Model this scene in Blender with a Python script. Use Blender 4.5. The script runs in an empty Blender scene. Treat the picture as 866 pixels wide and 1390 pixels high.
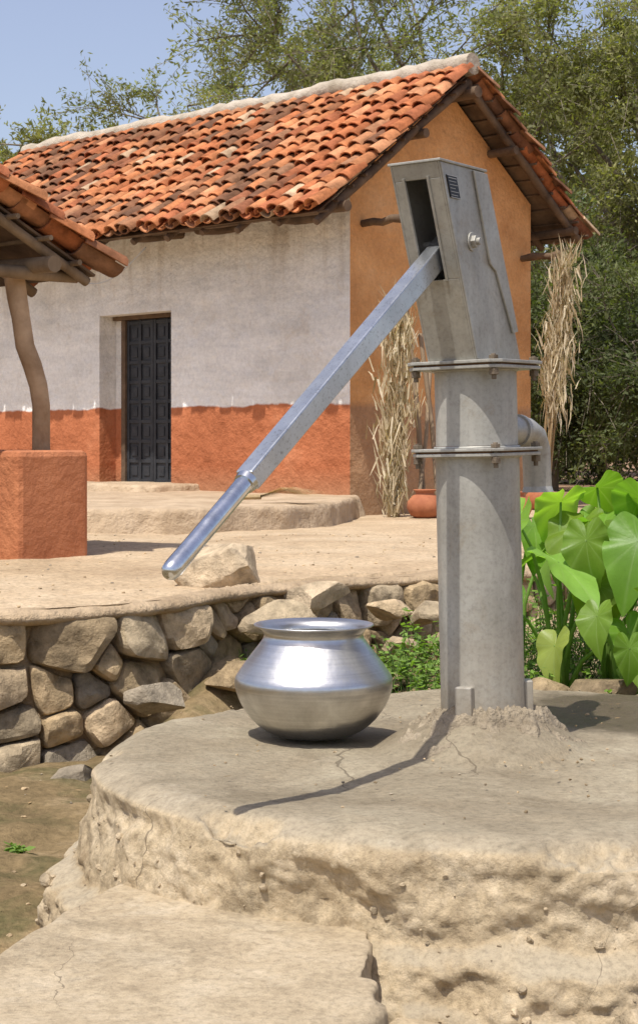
import bpy, bmesh, math, random
import numpy as np
from mathutils import Vector, Matrix
R=random.Random(11); rng=np.random.default_rng(11)
scene=bpy.context.scene
# ---------------------------------------------------------------- noise
def _h(ix,iy,iz,seed):
    n=(ix*374761393+iy*668265263+iz*2147483647+seed*974634777)&0xffffffff
    n=((n^(n>>13))*1274126177)&0xffffffff
    n=(n^(n>>16))&0xffffffff
    return n/4294967295.0
def vn(p,scale=1.0,seed=0):
    p=np.asarray(p,dtype=float)*scale
    i=np.floor(p).astype(np.int64); f=p-i; f=f*f*(3-2*f)
    out=0
    for dx in (0,1):
        for dy in (0,1):
            for dz in (0,1):
                w=(f[...,0] if dx else 1-f[...,0])*(f[...,1] if dy else 1-f[...,1])*(f[...,2] if dz else 1-f[...,2])
                out=out+w*_h(i[...,0]+dx,i[...,1]+dy,i[...,2]+dz,seed)
    return out*2-1
def fbm(p,scale=1.0,oct=4,seed=0,gain=.5):
    a=1;s=0
    for o in range(oct):
        s=s+a*vn(p,scale*2**o,seed+o*17); a*=gain
    return s
def sst(a,b,x):
    t=np.clip((x-a)/(b-a),0,1); return t*t*(3-2*t)
# ---------------------------------------------------------------- objects
def empty(name,loc=(0,0,0)):
    e=bpy.data.objects.new(name,None); scene.collection.objects.link(e); e.location=loc; e.empty_display_size=.1; return e
def mesh_obj(name,v,f,mat,parent=None,smooth=False,col=None,angle=None):
    me=bpy.data.meshes.new(name)
    if isinstance(f,np.ndarray):
        v=np.asarray(v,dtype=np.float32); k=f.shape[1]
        me.vertices.add(len(v)); me.vertices.foreach_set('co',v.ravel())
        me.loops.add(f.size); me.loops.foreach_set('vertex_index',f.astype(np.int32).ravel())
        me.polygons.add(len(f)); me.polygons.foreach_set('loop_start',np.arange(0,f.size,k,dtype=np.int32))
        me.update(calc_edges=True)
    else:
        me.from_pydata([tuple(map(float,a)) for a in v],[],f); me.update()
    me.validate()
    if col is not None:
        c=me.color_attributes.new('Col','FLOAT_COLOR','POINT')
        a=np.ones((len(me.vertices),4),dtype=np.float32); a[:,:3]=np.asarray(col)[:len(me.vertices),:3]
        c.data.foreach_set('color',a.ravel())
    if smooth:
        me.polygons.foreach_set('use_smooth',[True]*len(me.polygons))
        if angle: me.set_sharp_from_angle(angle=math.radians(angle))
    if mat: me.materials.append(mat)
    o=bpy.data.objects.new(name,me); scene.collection.objects.link(o)
    if parent: o.parent=parent
    return o
class MB:
    def __init__(s): s.v=[];s.f=[];s.c=[]
    def add(s,v,f,c=(1,1,1)):
        b=len(s.v); s.v+= [tuple(map(float,a)) for a in v]; s.f+=[tuple(b+i for i in q) for q in f]
        if isinstance(c,tuple): s.c+=[c]*len(v)
        else: s.c+=[tuple(x) for x in c]
    def box(s,c,h,ax=None,col=(1,1,1)):
        ax=ax or [Vector((1,0,0)),Vector((0,1,0)),Vector((0,0,1))]; c=Vector(c)
        v=[c+ax[0]*h[0]*a+ax[1]*h[1]*b+ax[2]*h[2]*d for a in(-1,1) for b in(-1,1) for d in(-1,1)]
        s.add(v,[(0,1,3,2),(4,6,7,5),(0,4,5,1),(2,3,7,6),(0,2,6,4),(1,5,7,3)],col)
    def extr(s,poly,vec,col=(1,1,1)):
        n=len(poly); vec=Vector(vec); v=[Vector(p) for p in poly]+[Vector(p)+vec for p in poly]
        s.add(v,[tuple(range(n))[::-1],tuple(range(n,2*n))]+[(i,(i+1)%n,n+(i+1)%n,n+i) for i in range(n)],col)
    def tube(s,pts,rad,seg=10,col=(1,1,1),caps=True,jit=0,phase=0):
        pts=[Vector(p) for p in pts]; n=len(pts)
        if not hasattr(rad,'__len__'): rad=[rad]*n
        v=[];ref=None
        for i,p in enumerate(pts):
            t=(pts[min(i+1,n-1)]-pts[max(i-1,0)]).normalized()
            if ref is None:
                ref=Vector((0,0,1)) if abs(t.z)<.9 else Vector((1,0,0))
            a=t.cross(ref).normalized(); b=a.cross(t).normalized(); ref=b
            for k in range(seg):
                th=2*math.pi*k/seg+phase; r=rad[i]*(1+jit*(R.random()-.5))
                v.append(p+a*math.cos(th)*r+b*math.sin(th)*r)
        f=[(i*seg+k,i*seg+(k+1)%seg,(i+1)*seg+(k+1)%seg,(i+1)*seg+k) for i in range(n-1) for k in range(seg)]
        if caps: f+=[tuple(range(seg))[::-1],tuple((n-1)*seg+k for k in range(seg))]
        s.add(v,f,col)
    def lathe(s,prof,seg=64,o=(0,0,0),col=(1,1,1)):
        v=[(o[0]+r*math.cos(2*math.pi*k/seg),o[1]+r*math.sin(2*math.pi*k/seg),o[2]+z) for r,z in prof for k in range(seg)]
        n=len(prof)
        f=[(i*seg+k,i*seg+(k+1)%seg,(i+1)*seg+(k+1)%seg,(i+1)*seg+k) for i in range(n-1) for k in range(seg)]
        s.add(v,f,col)
    def obj(s,name,mat,parent=None,smooth=False,angle=None,bevel=0,recalc=True):
        o=mesh_obj(name,s.v,s.f,mat,parent,smooth,s.c,None)
        if recalc:
            bm=bmesh.new(); bm.from_mesh(o.data); bmesh.ops.recalc_face_normals(bm,faces=bm.faces); bm.to_mesh(o.data); bm.free()
        if smooth and angle: o.data.set_sharp_from_angle(angle=math.radians(angle))
        if bevel:
            m=o.modifiers.new('b','BEVEL'); m.width=bevel; m.segments=2; m.limit_method='ANGLE'; m.angle_limit=math.radians(40)
        return o
# ---------------------------------------------------------------- materials
class M:
    def __init__(s,name,rough=.8,metal=0,spec=.3):
        s.m=bpy.data.materials.new(name); s.m.use_nodes=True; s.t=s.m.node_tree; s.b=s.t.nodes['Principled BSDF']
        s.b.inputs['Roughness'].default_value=rough; s.b.inputs['Metallic'].default_value=metal
        s.b.inputs['Specular IOR Level'].default_value=spec
        s.geo=s.t.nodes.new('ShaderNodeNewGeometry'); s.tc=s.t.nodes.new('ShaderNodeTexCoord')
        s.P=s.geo.outputs['Position']
    def new(s,t): return s.t.nodes.new(t)
    def put(s,i,v):
        if hasattr(v,'links') or isinstance(v,bpy.types.NodeSocket): s.t.links.new(v,i)
        else:
            if isinstance(v,tuple) and len(v)==3 and len(i.default_value)==4: v=(*v,1)
            i.default_value=v
    def noise(s,scale,detail=5,rough=.6,dist=0,vec=None,stretch=None):
        n=s.new('ShaderNodeTexNoise'); v=vec or s.P
        if stretch: v=s.map(v,stretch)
        s.put(n.inputs['Vector'],v); n.inputs['Scale'].default_value=scale; n.inputs['Detail'].default_value=detail
        n.inputs['Roughness'].default_value=rough; n.inputs['Distortion'].default_value=dist
        return n.outputs['Fac']
    def map(s,v,sc):
        m=s.new('ShaderNodeMapping'); s.put(m.inputs['Vector'],v); m.inputs['Scale'].default_value=sc; return m.outputs[0]
    def vor(s,scale,feature='F1',vec=None,out='Distance'):
        n=s.new('ShaderNodeTexVoronoi'); n.feature=feature; s.put(n.inputs['Vector'],vec or s.P); n.inputs['Scale'].default_value=scale
        return n.outputs[out]
    def ramp(s,fac,*st):
        n=s.new('ShaderNodeValToRGB'); s.put(n.inputs[0],fac); e=n.color_ramp.elements
        while len(e)<len(st): e.new(.5)
        for el,(p,c) in zip(e,st):
            el.position=p; el.color=(c,c,c,1) if not isinstance(c,tuple) else (*c,1)
        return n.outputs[0]
    def mix(s,f,a,b,bl='MIX'):
        n=s.new('ShaderNodeMix'); n.data_type='RGBA'; n.blend_type=bl
        s.put(n.inputs[0],f); s.put(n.inputs[6],a); s.put(n.inputs[7],b); return n.outputs[2]
    def math(s,op,a,b=0,c=None,clamp=False):
        n=s.new('ShaderNodeMath'); n.operation=op; n.use_clamp=clamp; s.put(n.inputs[0],a); s.put(n.inputs[1],b)
        if c is not None: s.put(n.inputs[2],c)
        return n.outputs[0]
    def xyz(s,v=None):
        n=s.new('ShaderNodeSeparateXYZ'); s.put(n.inputs[0],v or s.P); return n.outputs
    def dot(s,v,w):
        n=s.new('ShaderNodeVectorMath'); n.operation='DOT_PRODUCT'; s.put(n.inputs[0],v); n.inputs[1].default_value=w; return n.outputs['Value']
    def col(s,c): s.put(s.b.inputs['Base Color'],c); return s
    def attr(s):
        n=s.new('ShaderNodeAttribute'); n.attribute_name='Col'; return n.outputs['Color']
    def bump(s,h,st=.5,d=.01,prev=None):
        n=s.new('ShaderNodeBump'); n.inputs['Strength'].default_value=st; n.inputs['Distance'].default_value=d
        s.put(n.inputs['Height'],h)
        if prev is not None: s.put(n.inputs['Normal'],prev)
        s.t.links.new(n.outputs[0],s.b.inputs['Normal']); return n.outputs[0]

# ground
g=M('ground_mat',.95,0,.1)
z=g.xyz()[2]
sand=g.ramp(g.noise(1.3,8,.65),(.25,(.38,.27,.165)),(.5,(.52,.39,.25)),(.75,(.62,.49,.335)))
yard=g.ramp(g.noise(2.2,9,.72),(.3,(.11,.08,.04)),(.5,(.23,.165,.085)),(.72,(.40,.30,.175)))
moss=g.ramp(g.noise(3.1,6,.65,.6),(.50,0.),(.64,.75))
yard=g.mix(moss,yard,(.095,.09,.038))
c=g.mix(g.math('MULTIPLY_ADD',z,6.,.9,clamp=True),yard,sand)
far=g.math('MULTIPLY_ADD',g.math('ADD',g.xyz()[1],g.xyz()[0]),.2,-2.4,clamp=True)
red=g.ramp(g.noise(1.1,6,.7),(.3,(.18,.105,.06)),(.7,(.44,.29,.19)))
c=g.mix(far,c,red)
trk=g.ramp(g.noise(5,7,.75,.5),(.3,.82),(.55,1.03)); c=g.mix(1.,c,trk,'MULTIPLY')
spk=g.ramp(g.noise(45,4,.7),(.3,.66),(.55,1.),(.75,1.12))
c=g.mix(1.,c,spk,'MULTIPLY'); g.col(c)
b1=g.bump(g.noise(9,8,.7),.6,.04); g.bump(g.noise(90,4,.7),.6,.006,b1)
# concrete
def concrete(name,beige=0.):
    m=M(name,.9,0,.2); x,y,z=m.xyz()
    base=m.ramp(m.noise(2.4,10,.72,.4),(.30,(.195,.155,.10)),(.5,(.305,.255,.175)),(.70,(.41,.355,.25)))
    side=m.ramp(m.noise(7,9,.76),(.30,(.31,.23,.135)),(.5,(.49,.385,.245)),(.72,(.63,.52,.365)))
    nz=m.xyz(m.geo.outputs['Normal'])[2]
    up=m.math('MULTIPLY_ADD',nz,3.,-1.7,clamp=True)
    up=m.math('ADD',up,m.math('MULTIPLY_ADD',m.noise(6,6,.65),.9,-.45)); up=m.math('MULTIPLY',up,1.,clamp=True)
    dx=m.math('SUBTRACT',x,.45); dy=m.math('ADD',y,.08)
    rim=m.math('SQRT',m.math('ADD',m.math('MULTIPLY',dx,dx),m.math('MULTIPLY',dy,dy)))
    rim=m.math('ADD',rim,m.math('MULTIPLY_ADD',m.noise(3.5,8,.7),.36,-.18))
    rim=m.math('MULTIPLY_ADD',rim,9.,-7.5,clamp=True)
    base=m.mix(m.math('MULTIPLY',rim,.55),base,(.48,.40,.285))
    c=m.mix(up,side,base) if beige<.5 else m.mix(.3,side,(.38,.32,.235))
    st=m.ramp(m.noise(1.7,8,.72,1.2),(.50,0.),(.64,.5)); c=m.mix(st,c,(.17,.135,.085))
    pale=m.ramp(m.noise(4.3,8,.75,.6),(.58,0.),(.7,.35)); c=m.mix(pale,c,(.54,.47,.36))
    grit=m.ramp(m.noise(75,6,.75),(.34,.72),(.5,1.),(.66,1.14)); c=m.mix(1.,c,grit,'MULTIPLY')
    dv=m.new('ShaderNodeVectorMath'); dv.operation='ADD'; m.put(dv.inputs[0],m.P)
    nn=m.new('ShaderNodeTexNoise'); nn.inputs['Scale'].default_value=2.2; nn.inputs['Detail'].default_value=5; m.put(nn.inputs['Vector'],m.P)
    sc=m.new('ShaderNodeVectorMath'); sc.operation='SCALE'; m.put(sc.inputs[0],nn.outputs['Color']); sc.inputs['Scale'].default_value=.35
    m.put(dv.inputs[1],sc.outputs[0])
    ed=m.vor(.9,'DISTANCE_TO_EDGE',dv.outputs[0])
    w=m.math('MULTIPLY',m.ramp(m.noise(2.,2,.5),(.5,0.),(.66,1.)),.003 if beige<.5 else .001)
    cr=m.math('LESS_THAN',ed,w)
    c=m.mix(m.math('MULTIPLY',cr,.55),c,(.08,.06,.04))
    # damp marks: below the spout and around the foot of the pump
    dx=m.math('SUBTRACT',x,.84); dy=m.math('SUBTRACT',y,.40)
    rr=m.math('SQRT',m.math('ADD',m.math('MULTIPLY',dx,m.math('MULTIPLY',dx,1.3)),m.math('MULTIPLY',dy,m.math('MULTIPLY',dy,2.0))))
    wn=m.math('MULTIPLY_ADD',m.noise(5,6,.65),.5,-.25)
    wet=m.math('SUBTRACT',.48,m.math('ADD',rr,wn)); wet=m.math('MULTIPLY',wet,7.,clamp=True); wet=m.math('MULTIPLY',wet,.8)
    c=m.mix(wet,c,(.065,.047,.03))
    dx=m.math('SUBTRACT',x,.30); dy=m.math('SUBTRACT',y,.05)
    r2=m.math('SQRT',m.math('ADD',m.math('MULTIPLY',dx,m.math('MULTIPLY',dx,.8)),m.math('MULTIPLY',dy,m.math('MULTIPLY',dy,1.6))))
    dmp=m.math('SUBTRACT',.50,m.math('ADD',r2,wn)); dmp=m.math('MULTIPLY',dmp,3.,clamp=True)
    c=m.mix(m.math('MULTIPLY',dmp,.42),c,(.13,.10,.065)); m.col(c)
    m.put(m.b.inputs['Roughness'],m.math('MULTIPLY_ADD',wet,-.65,.92))
    rgh=m.math('SUBTRACT',1.1,up) if beige<.5 else .3
    ch=m.vor(34,'F1')
    h=m.math('SUBTRACT',m.noise(16,9,.78),m.math('MULTIPLY',cr,.4))
    h=m.math('ADD',h,m.math('MULTIPLY',m.math('MULTIPLY',ch,rgh),-.4))
    b=m.bump(h,.65,.018); m.bump(m.noise(120,4,.75),.6,.003,b)
    return m.m
conc=concrete('weathered_concrete')
# house walls
f_=Vector((-.722,.692,0)).normalized(); g_=Vector((.692,.722,0)).normalized()
A0=Vector((.258,10.2,0))
def wallmat(name):
    m=M(name,.93,0,.12); x,y,z=m.xyz()
    white=m.ramp(m.noise(1.4,8,.7),(.3,(.68,.655,.60)),(.5,(.81,.79,.745)),(.75,(.87,.86,.82)))
    wash=m.ramp(m.noise(1.,6,.7,.2,stretch=(1.2,1.2,9)),(.35,.88),(.6,1.02)); white=m.mix(1.,white,wash,'MULTIPLY')
    hi=m.math('MULTIPLY_ADD',z,1.2,-2.1,clamp=True)
    drip=m.math('MULTIPLY',m.ramp(m.noise(1.,6,.65,.3,stretch=(6,6,.7)),(.48,0.),(.66,.7)),hi)
    white=m.mix(drip,white,(.44,.37,.29))
    pat=m.ramp(m.noise(2.6,8,.75,.8),(.57,0.),(.68,.5)); white=m.mix(pat,white,(.62,.54,.44))
    orange=m.ramp(m.noise(1.8,8,.7),(.3,(.35,.115,.05)),(.55,(.47,.165,.075)),(.75,(.54,.22,.11)))
    zz=m.math('ADD',z,m.math('MULTIPLY_ADD',m.noise(2.5,4,.6),.10,-.05))
    front=m.mix(m.math('MULTIPLY_ADD',zz,60.,-59.5,clamp=True),orange,white)
    och=m.ramp(m.noise(1.5,8,.72),(.28,(.50,.235,.09)),(.52,(.69,.36,.15)),(.75,(.80,.47,.23)))
    ob=m.ramp(m.noise(2.2,7,.7),(.3,(.36,.20,.11)),(.7,(.57,.34,.19)))
    gab=m.mix(m.math('MULTIPLY_ADD',zz,14.,-13.5,clamp=True),ob,och)
    d=m.dot(m.geo.outputs['True Normal'],(-f_.x,-f_.y,0))
    Lp=m.math('SUBTRACT',m.dot(m.P,(f_.x,f_.y,0)),A0.dot(f_))
    isg=m.math('MULTIPLY',m.math('GREATER_THAN',m.math('ABSOLUTE',d),.6),m.math('LESS_THAN',Lp,.2))
    c=m.mix(isg,front,gab)
    dirt=m.math('MULTIPLY',m.math('MULTIPLY_ADD',z,-3.,1.4,clamp=True),.6); c=m.mix(dirt,c,(.36,.24,.14))
    gr=m.ramp(m.noise(30,4,.7),(.3,.86),(.6,1.03)); c=m.mix(1.,c,gr,'MULTIPLY'); m.col(c)
    b=m.bump(m.noise(2.2,6,.65),.8,.09); m.bump(m.noise(38,5,.7),.5,.01,b)
    return m.m
wall_m=wallmat('mud_plaster')
def simple(name,c1,c2,scale=6,rough=.85,bs=.4,bd=.01,bscale=40,metal=0,spec=.3,stretch=None):
    m=M(name,rough,metal,spec); v=m.tc.outputs['Object']
    c=m.ramp(m.noise(scale,6,.65,.2,v,stretch),(.3,c1),(.7,c2)); m.col(c); m.bump(m.noise(bscale,5,.65,0,v,stretch),bs,bd); return m.m
def attrmat(name,rough=.85,lo=.6,hi=1.15,scale=12,bs=.5,bd=.01,bscale=40,tr=0,spec=.3):
    m=M(name,rough,0,spec); a=m.attr()
    c=m.mix(1.,a,m.ramp(m.noise(scale,6,.7),(.3,lo),(.7,hi)),'MULTIPLY'); m.col(c)
    if bs: m.bump(m.noise(bscale,6,.7),bs,bd)
    if tr:
        t=m.new('ShaderNodeBsdfTranslucent'); mc=m.mix(1.,a,(1.3,1.5,.5),'MULTIPLY'); m.put(t.inputs[0],mc)
        ms=m.new('ShaderNodeMixShader'); ms.inputs[0].default_value=tr
        m.t.links.new(m.b.outputs[0],ms.inputs[1]); m.t.links.new(t.outputs[0],ms.inputs[2])
        m.t.links.new(ms.outputs[0],m.t.nodes['Material Output'].inputs[0])
    return m.m
orange_m=simple('orange_mud_plaster',(.34,.115,.05),(.54,.215,.10),2.5,.93,.7,.03,14)
wood=simple('weathered_wood',(.11,.075,.045),(.30,.22,.14),5,.85,.6,.01,22,stretch=(1,1,.25))
post_wood=simple('pale_wood',(.24,.145,.075),(.50,.35,.22),5,.85,.7,.012,18)
dark_wood=simple('dark_roof_wood',(.06,.038,.024),(.18,.12,.075),5,.9,.6,.01,22)
door_m=simple('painted_door',(.018,.02,.024),(.045,.047,.052),8,.55,.3,.004,40)
ridge_m=simple('ridge_plaster',(.30,.25,.18),(.55,.48,.39),4,.95,.8,.03,15)
tile_m=attrmat('clay_tile',.95,.42,1.2,7,.6,.008,50,spec=.08)
stone_m=attrmat('field_stone',.88,.45,1.4,14,.9,.018,26,spec=.15)
mud_m=simple('mud_mortar',(.16,.11,.06),(.40,.29,.17),7,.95,.9,.03,20)
bark=simple('bark',(.10,.08,.055),(.26,.22,.165),4,.9,.6,.02,18)
leaf_m=attrmat('tree_leaf',.6,.75,1.2,1.5,0,tr=.45)
straw_m=attrmat('dry_straw',.8,.75,1.15,20,0,tr=.2)
weed_m=attrmat('weed_leaf',.5,.8,1.15,10,0,tr=.4)
taro_m=attrmat('taro_leaf',.42,.75,1.15,9,.35,.003,60,tr=.45,spec=.45)
clay_m=simple('terracotta',(.28,.09,.04),(.45,.17,.08),8,.8,.3,.005,40)
def steel():
    m=M('galvanised_steel',.5,.3,.5); v=m.P
    c=m.ramp(m.noise(3.5,7,.62,.4,v),(.30,(.29,.275,.23)),(.5,(.385,.37,.325)),(.72,(.48,.47,.42)))
    run=m.ramp(m.noise(1.,6,.65,0,v,(34,34,1.1)),(.3,.86),(.62,1.04)); c=m.mix(1.,c,run,'MULTIPLY')
    rust=m.ramp(m.noise(6,7,.7,.8,v),(.55,0.),(.72,.5)); c=m.mix(rust,c,(.24,.175,.095))
    rs=m.ramp(m.noise(1.,6,.7,.4,v,(16,16,2.2)),(.62,0.),(.74,.5)); c=m.mix(rs,c,(.20,.125,.06))
    zz=m.xyz()[2]
    dust=m.math('MULTIPLY',m.math('MULTIPLY_ADD',zz,-2.8,.9,clamp=True),.8)
    c=m.mix(m.math('MULTIPLY',dust,m.ramp(m.noise(9,6,.72,0,v),(.3,.4),(.6,1.))),c,(.30,.225,.14))
    sp=m.ramp(m.noise(95,4,.7,0,v),(.34,.84),(.5,1.),(.72,1.07)); c=m.mix(1.,c,sp,'MULTIPLY'); m.col(c)
    m.put(m.b.inputs['Roughness'],m.ramp(m.noise(12,5,.6,0,v),(.3,.36),(.7,.58)))
    m.bump(m.noise(160,3,.6,0,v),.2,.0007)
    return m.m
steel_m=steel()
def barsteel():
    m=M('worn_bar_steel',.38,.9,.5); v=m.tc.outputs['Object']
    c=m.ramp(m.noise(6,6,.6,.3,v),(.3,(.42,.44,.455)),(.7,(.64,.665,.69)))
    s=m.ramp(m.noise(150,6,.8,.2,v),(.54,.0),(.66,.7)); c=m.mix(s,c,(.17,.16,.145)); m.col(c)
    m.put(m.b.inputs['Roughness'],m.ramp(m.noise(30,4,.6,0,v),(.3,.38),(.7,.27)))
    return m.m
bar_m=barsteel()
grip=M('polished_steel',.2,1.); grip.col(grip.ramp(grip.noise(30,6,.7,0,grip.tc.outputs['Object']),(.3,(.50,.52,.54)),(.7,(.80,.82,.84)))); grip.put(grip.b.inputs['Roughness'],grip.ramp(grip.noise(40,5,.7,0,grip.tc.outputs['Object']),(.35,.12),(.7,.30))); grip_m=grip.m
alu=M('spun_aluminium',.3,1.); v=alu.tc.outputs['Object']
ringn=alu.noise(1.,4,.7,0,v,(3,3,260)); blot=alu.noise(9,6,.7,.3,v)
alu.col(alu.mix(1.,alu.ramp(blot,(.3,(.46,.455,.44)),(.7,(.70,.695,.685))),alu.ramp(ringn,(.3,.86),(.7,1.06)),'MULTIPLY'))
alu.put(alu.b.inputs['Roughness'],alu.ramp(blot,(.3,.40),(.7,.26)))
bb=alu.bump(ringn,.12,.002); alu.bump(alu.noise(14,3,.5,0,v),.25,.008,bb); alu.b.inputs['Anisotropic'].default_value=.4
alu_m=alu.m
plate_m=M('black_plate',.4).col((.015,.015,.017)).m; text_m=M('plate_lettering',.5).col((.5,.5,.48)).m
wire_m=M('wire',.5).col((.45,.45,.43)).m

# ---------------------------------------------------------------- terrain
WX=np.array([-60,-6,-1.4,-1.0,-.62,-.40,-.15,.15,.5,1.2,2.2,6,60.]); WY=np.array([-4,.3,1.5,1.6,1.85,2.2,2.55,2.85,3.1,3.45,3.8,5.2,22.])
def Yw(x): return np.interp(x,WX,WY)
def yardh(x,y):
    h=-.36+.17*sst(-.5,.5,x)*sst(.2,1.2,y)+.10*sst(.7,1.5,x)*sst(-.5,.8,y)+.1*sst(.0,.8,x)
    h=h+.24*np.exp(-((x+.33)/.2)**2)*sst(Yw(x)-.75,Yw(x),y)
    return h
def terr(x,y): return .125-.055*sst(3,9,y)+.03*np.exp(-((y-Yw(x))/.15)**2)
def gz(x,y):
    x=np.asarray(x,float);y=np.asarray(y,float); p=np.stack([x,y,0*x],-1)
    k=sst(-.01,.07,y-Yw(x))
    k=np.where(x>4,sst(-2,2,y-Yw(x)),k)
    a=np.clip(1-(np.abs(x)+np.abs(y))/60,0,1)
    n1=.02*fbm(p,1.1,3,3)*a+.006*fbm(p,7,3,5)*a
    n2=(.03*fbm(p,2.3,4,8)+.008*fbm(p,14,2,9))*a
    return (1-k)*(yardh(x,y)+n2)+k*(terr(x,y)+n1)
def grow(s,e,st,fac=1.25):
    r=[s]
    while abs(r[-1]-s)<abs(e-s): r.append(r[-1]+st); st*=fac
    return r[1:]
xs=np.concatenate([grow(-2.6,-500,-.04)[::-1],np.arange(-2.6,2.9,.032),grow(2.9,500,.04)])
ys=np.concatenate([grow(-2,-300,-.05)[::-1],np.arange(-2,4.6,.032),grow(4.6,600,.04,1.06)])
XX,YY=np.meshgrid(xs,ys); ZZ=gz(XX,YY)
vv=np.stack([XX,YY,ZZ],-1).reshape(-1,3); nx=len(xs); ny=len(ys)
ii=(np.arange(ny-1)[:,None]*nx+np.arange(nx-1)[None]).ravel()
mesh_obj('ground',vv,np.stack([ii,ii+1,ii+nx+1,ii+nx],-1),g.m,None,True)
def G(x,y): return float(gz(np.array([x]),np.array([y]))[0])

# ---------------------------------------------------------------- rocks helper
_bm=bmesh.new(); bmesh.ops.create_icosphere(_bm,subdivisions=4,radius=1)
ICO=np.array([v.co[:] for v in _bm.verts]); ICOF=[tuple(v.index for v in f.verts) for f in _bm.faces]; _bm.free()
_bm=bmesh.new(); bmesh.ops.create_icosphere(_bm,subdivisions=2,radius=1)
IC1=np.array([v.co[:] for v in _bm.verts]); IC1F=[tuple(v.index for v in f.verts) for f in _bm.faces]; _bm.free()
def stonecol():
    b=R.choice([(.40,.295,.17),(.33,.245,.145),(.47,.345,.20),(.33,.275,.20),(.38,.30,.195),(.53,.40,.25)]); k=R.uniform(.7,1.1)
    return tuple(q*k for q in b)
def rock(mb,c,size,rotz=0,tilt=0,seed=0,col=None,low=False,planes=11):
    r=np.random.default_rng(seed+100); p=(IC1 if low else ICO).copy()
    for _ in range(7 if low else planes):
        n=r.normal(size=3); n/=np.linalg.norm(n); d=r.uniform(.45,.78)
        p-=np.maximum(0,p@n-d)[:,None]*n
    if not low: p*=1+.035*fbm(p+seed*3.1,2.5,3,seed)[:,None]
    p*=np.array(size)
    M_=Matrix.Rotation(rotz,3,'Z')@Matrix.Rotation(tilt,3,'X'); p=p@np.array(M_).T+np.array(c)
    mb.add(p,IC1F if low else ICOF,col or stonecol())

# ---------------------------------------------------------------- dry-stone retaining wall
wall=empty('stone_retaining_wall',(0,1.5,0))
def wpar(parent,o):
    o.parent=parent; o.matrix_parent_inverse=Matrix.Translation(-Vector(parent.location)); return o
us=np.linspace(-2.4,3.2,400); px=us; py=Yw(us)
py=np.convolve(np.pad(py,8,mode='edge'),np.ones(17)/17,'valid')
arc=np.concatenate([[0],np.cumsum(np.hypot(np.diff(px),np.diff(py)))]); TOT=arc[-1]
def WP(u,z,out):
    u=np.clip(u,.03,TOT-.03)
    x=np.interp(u,arc,px); y=np.interp(u,arc,py); e=.02
    tx=np.interp(u+e,arc,px)-np.interp(u-e,arc,px); ty=np.interp(u+e,arc,py)-np.interp(u-e,arc,py); l=np.hypot(tx,ty)
    o=out-.10*(z+.1)
    return np.stack([x+ty/l*o,y-tx/l*o,z],-1)
seeds=[]; zrow=-.42
while zrow<.10:
    hh=R.uniform(.10,.175); u=R.uniform(.1,.25)
    while u<TOT-.25:
        w=R.choice([.12,.17,.22,.29])*R.uniform(.85,1.15)*(1 if u<2.2 else .72); seeds.append((u+w/2,zrow+hh/2+R.uniform(-.035,.035),w)); 
        if R.random()<.35: seeds.append((u+w,zrow+hh*R.choice([.15,.85]),.06))
        u+=w
    zrow+=hh
S=np.array(seeds)
def clip(poly,n,d):
    out=[]
    for i in range(len(poly)):
        a=poly[i];b=poly[(i+1)%len(poly)]; da=a@n-d; db=b@n-d
        if da<=0: out.append(a)
        if (da<0)!=(db<0) and abs(da-db)>1e-12: out.append(a+(b-a)*da/(da-db))
    return out
mb=MB()
for i,(u,zc,w) in enumerate(seeds):
    c=np.array([u,zc]); poly=[np.array(q) for q in ((u-.25,-.46),(u+.25,-.46),(u+.25,.115),(u-.25,.115))]
    for j in np.where((abs(S[:,0]-u)<.45)&(abs(S[:,1]-zc)<.4))[0]:
        if j==i: continue
        o=S[j,:2]; n=o-c; L=np.linalg.norm(n)
        if L<1e-4: continue
        n/=L; k=.5+.25*(w-S[j,2])/(w+S[j,2]); poly=clip(poly,n,c@n+L*k-.002-.004*R.random())
        if len(poly)<3: break
    if len(poly)<3: continue
    P_=np.array(poly); cen=P_.mean(0)
    pts=[]
    for q in range(len(P_)):
        a=P_[q];b=P_[(q+1)%len(P_)]
        for t in (.07,.3,.5,.7,.93): pts.append(a+(b-a)*t)
    pts=np.array(pts)
    for _ in range(2): pts=(pts*2+.5*(np.roll(pts,1,0)+np.roll(pts,-1,0)))/3
    n=len(pts)
    dep=R.uniform(.03,.075)+.02*(w>.18); tx_,tz_=R.uniform(-.35,.35),R.uniform(-.3,.2)
    V=[];rings=[(1.,-.08),(1.,dep*.4),(.975,dep*.72),(.91,dep*.93),(.62,dep*1.08),(.3,dep*1.13)]
    for sc,dp in rings:
        q=cen+(pts-cen)*sc; out=dp+ (0 if dp<0 else 1)*((q-cen)@np.array([tx_,tz_]))
        p3=WP(q[:,0],q[:,1],out); V.append(p3)
    V.append(WP(np.array([cen[0]]),np.array([cen[1]]),dep*1.14)); V=np.concatenate(V)
    V=V+ (fbm(V+i,13,3,i)[:,None])*np.array([.004,-.017,.008])
    F=[(r*n+k,r*n+(k+1)%n,(r+1)*n+(k+1)%n,(r+1)*n+k) for r in range(len(rings)-1) for k in range(n)]
    l0=(len(rings)-1)*n; F+=[(l0+k,l0+(k+1)%n,len(rings)*n) for k in range(n)]
    mb.add(V,F,stonecol())
wpar(wall,mb.obj('stones',stone_m,None,True,30))
uu=np.linspace(.05,TOT-.05,500); zz_=np.linspace(-.5,.14,26); U,Z=np.meshgrid(uu,zz_)
pp=WP(U,Z,.006+.02*fbm(WP(U,Z,np.zeros_like(U)),9,4,4)+.03*sst(.07,.13,Z))
n1=len(uu); idx=(np.arange(25)[:,None]*n1+np.arange(n1-1)[None]).ravel()
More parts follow.
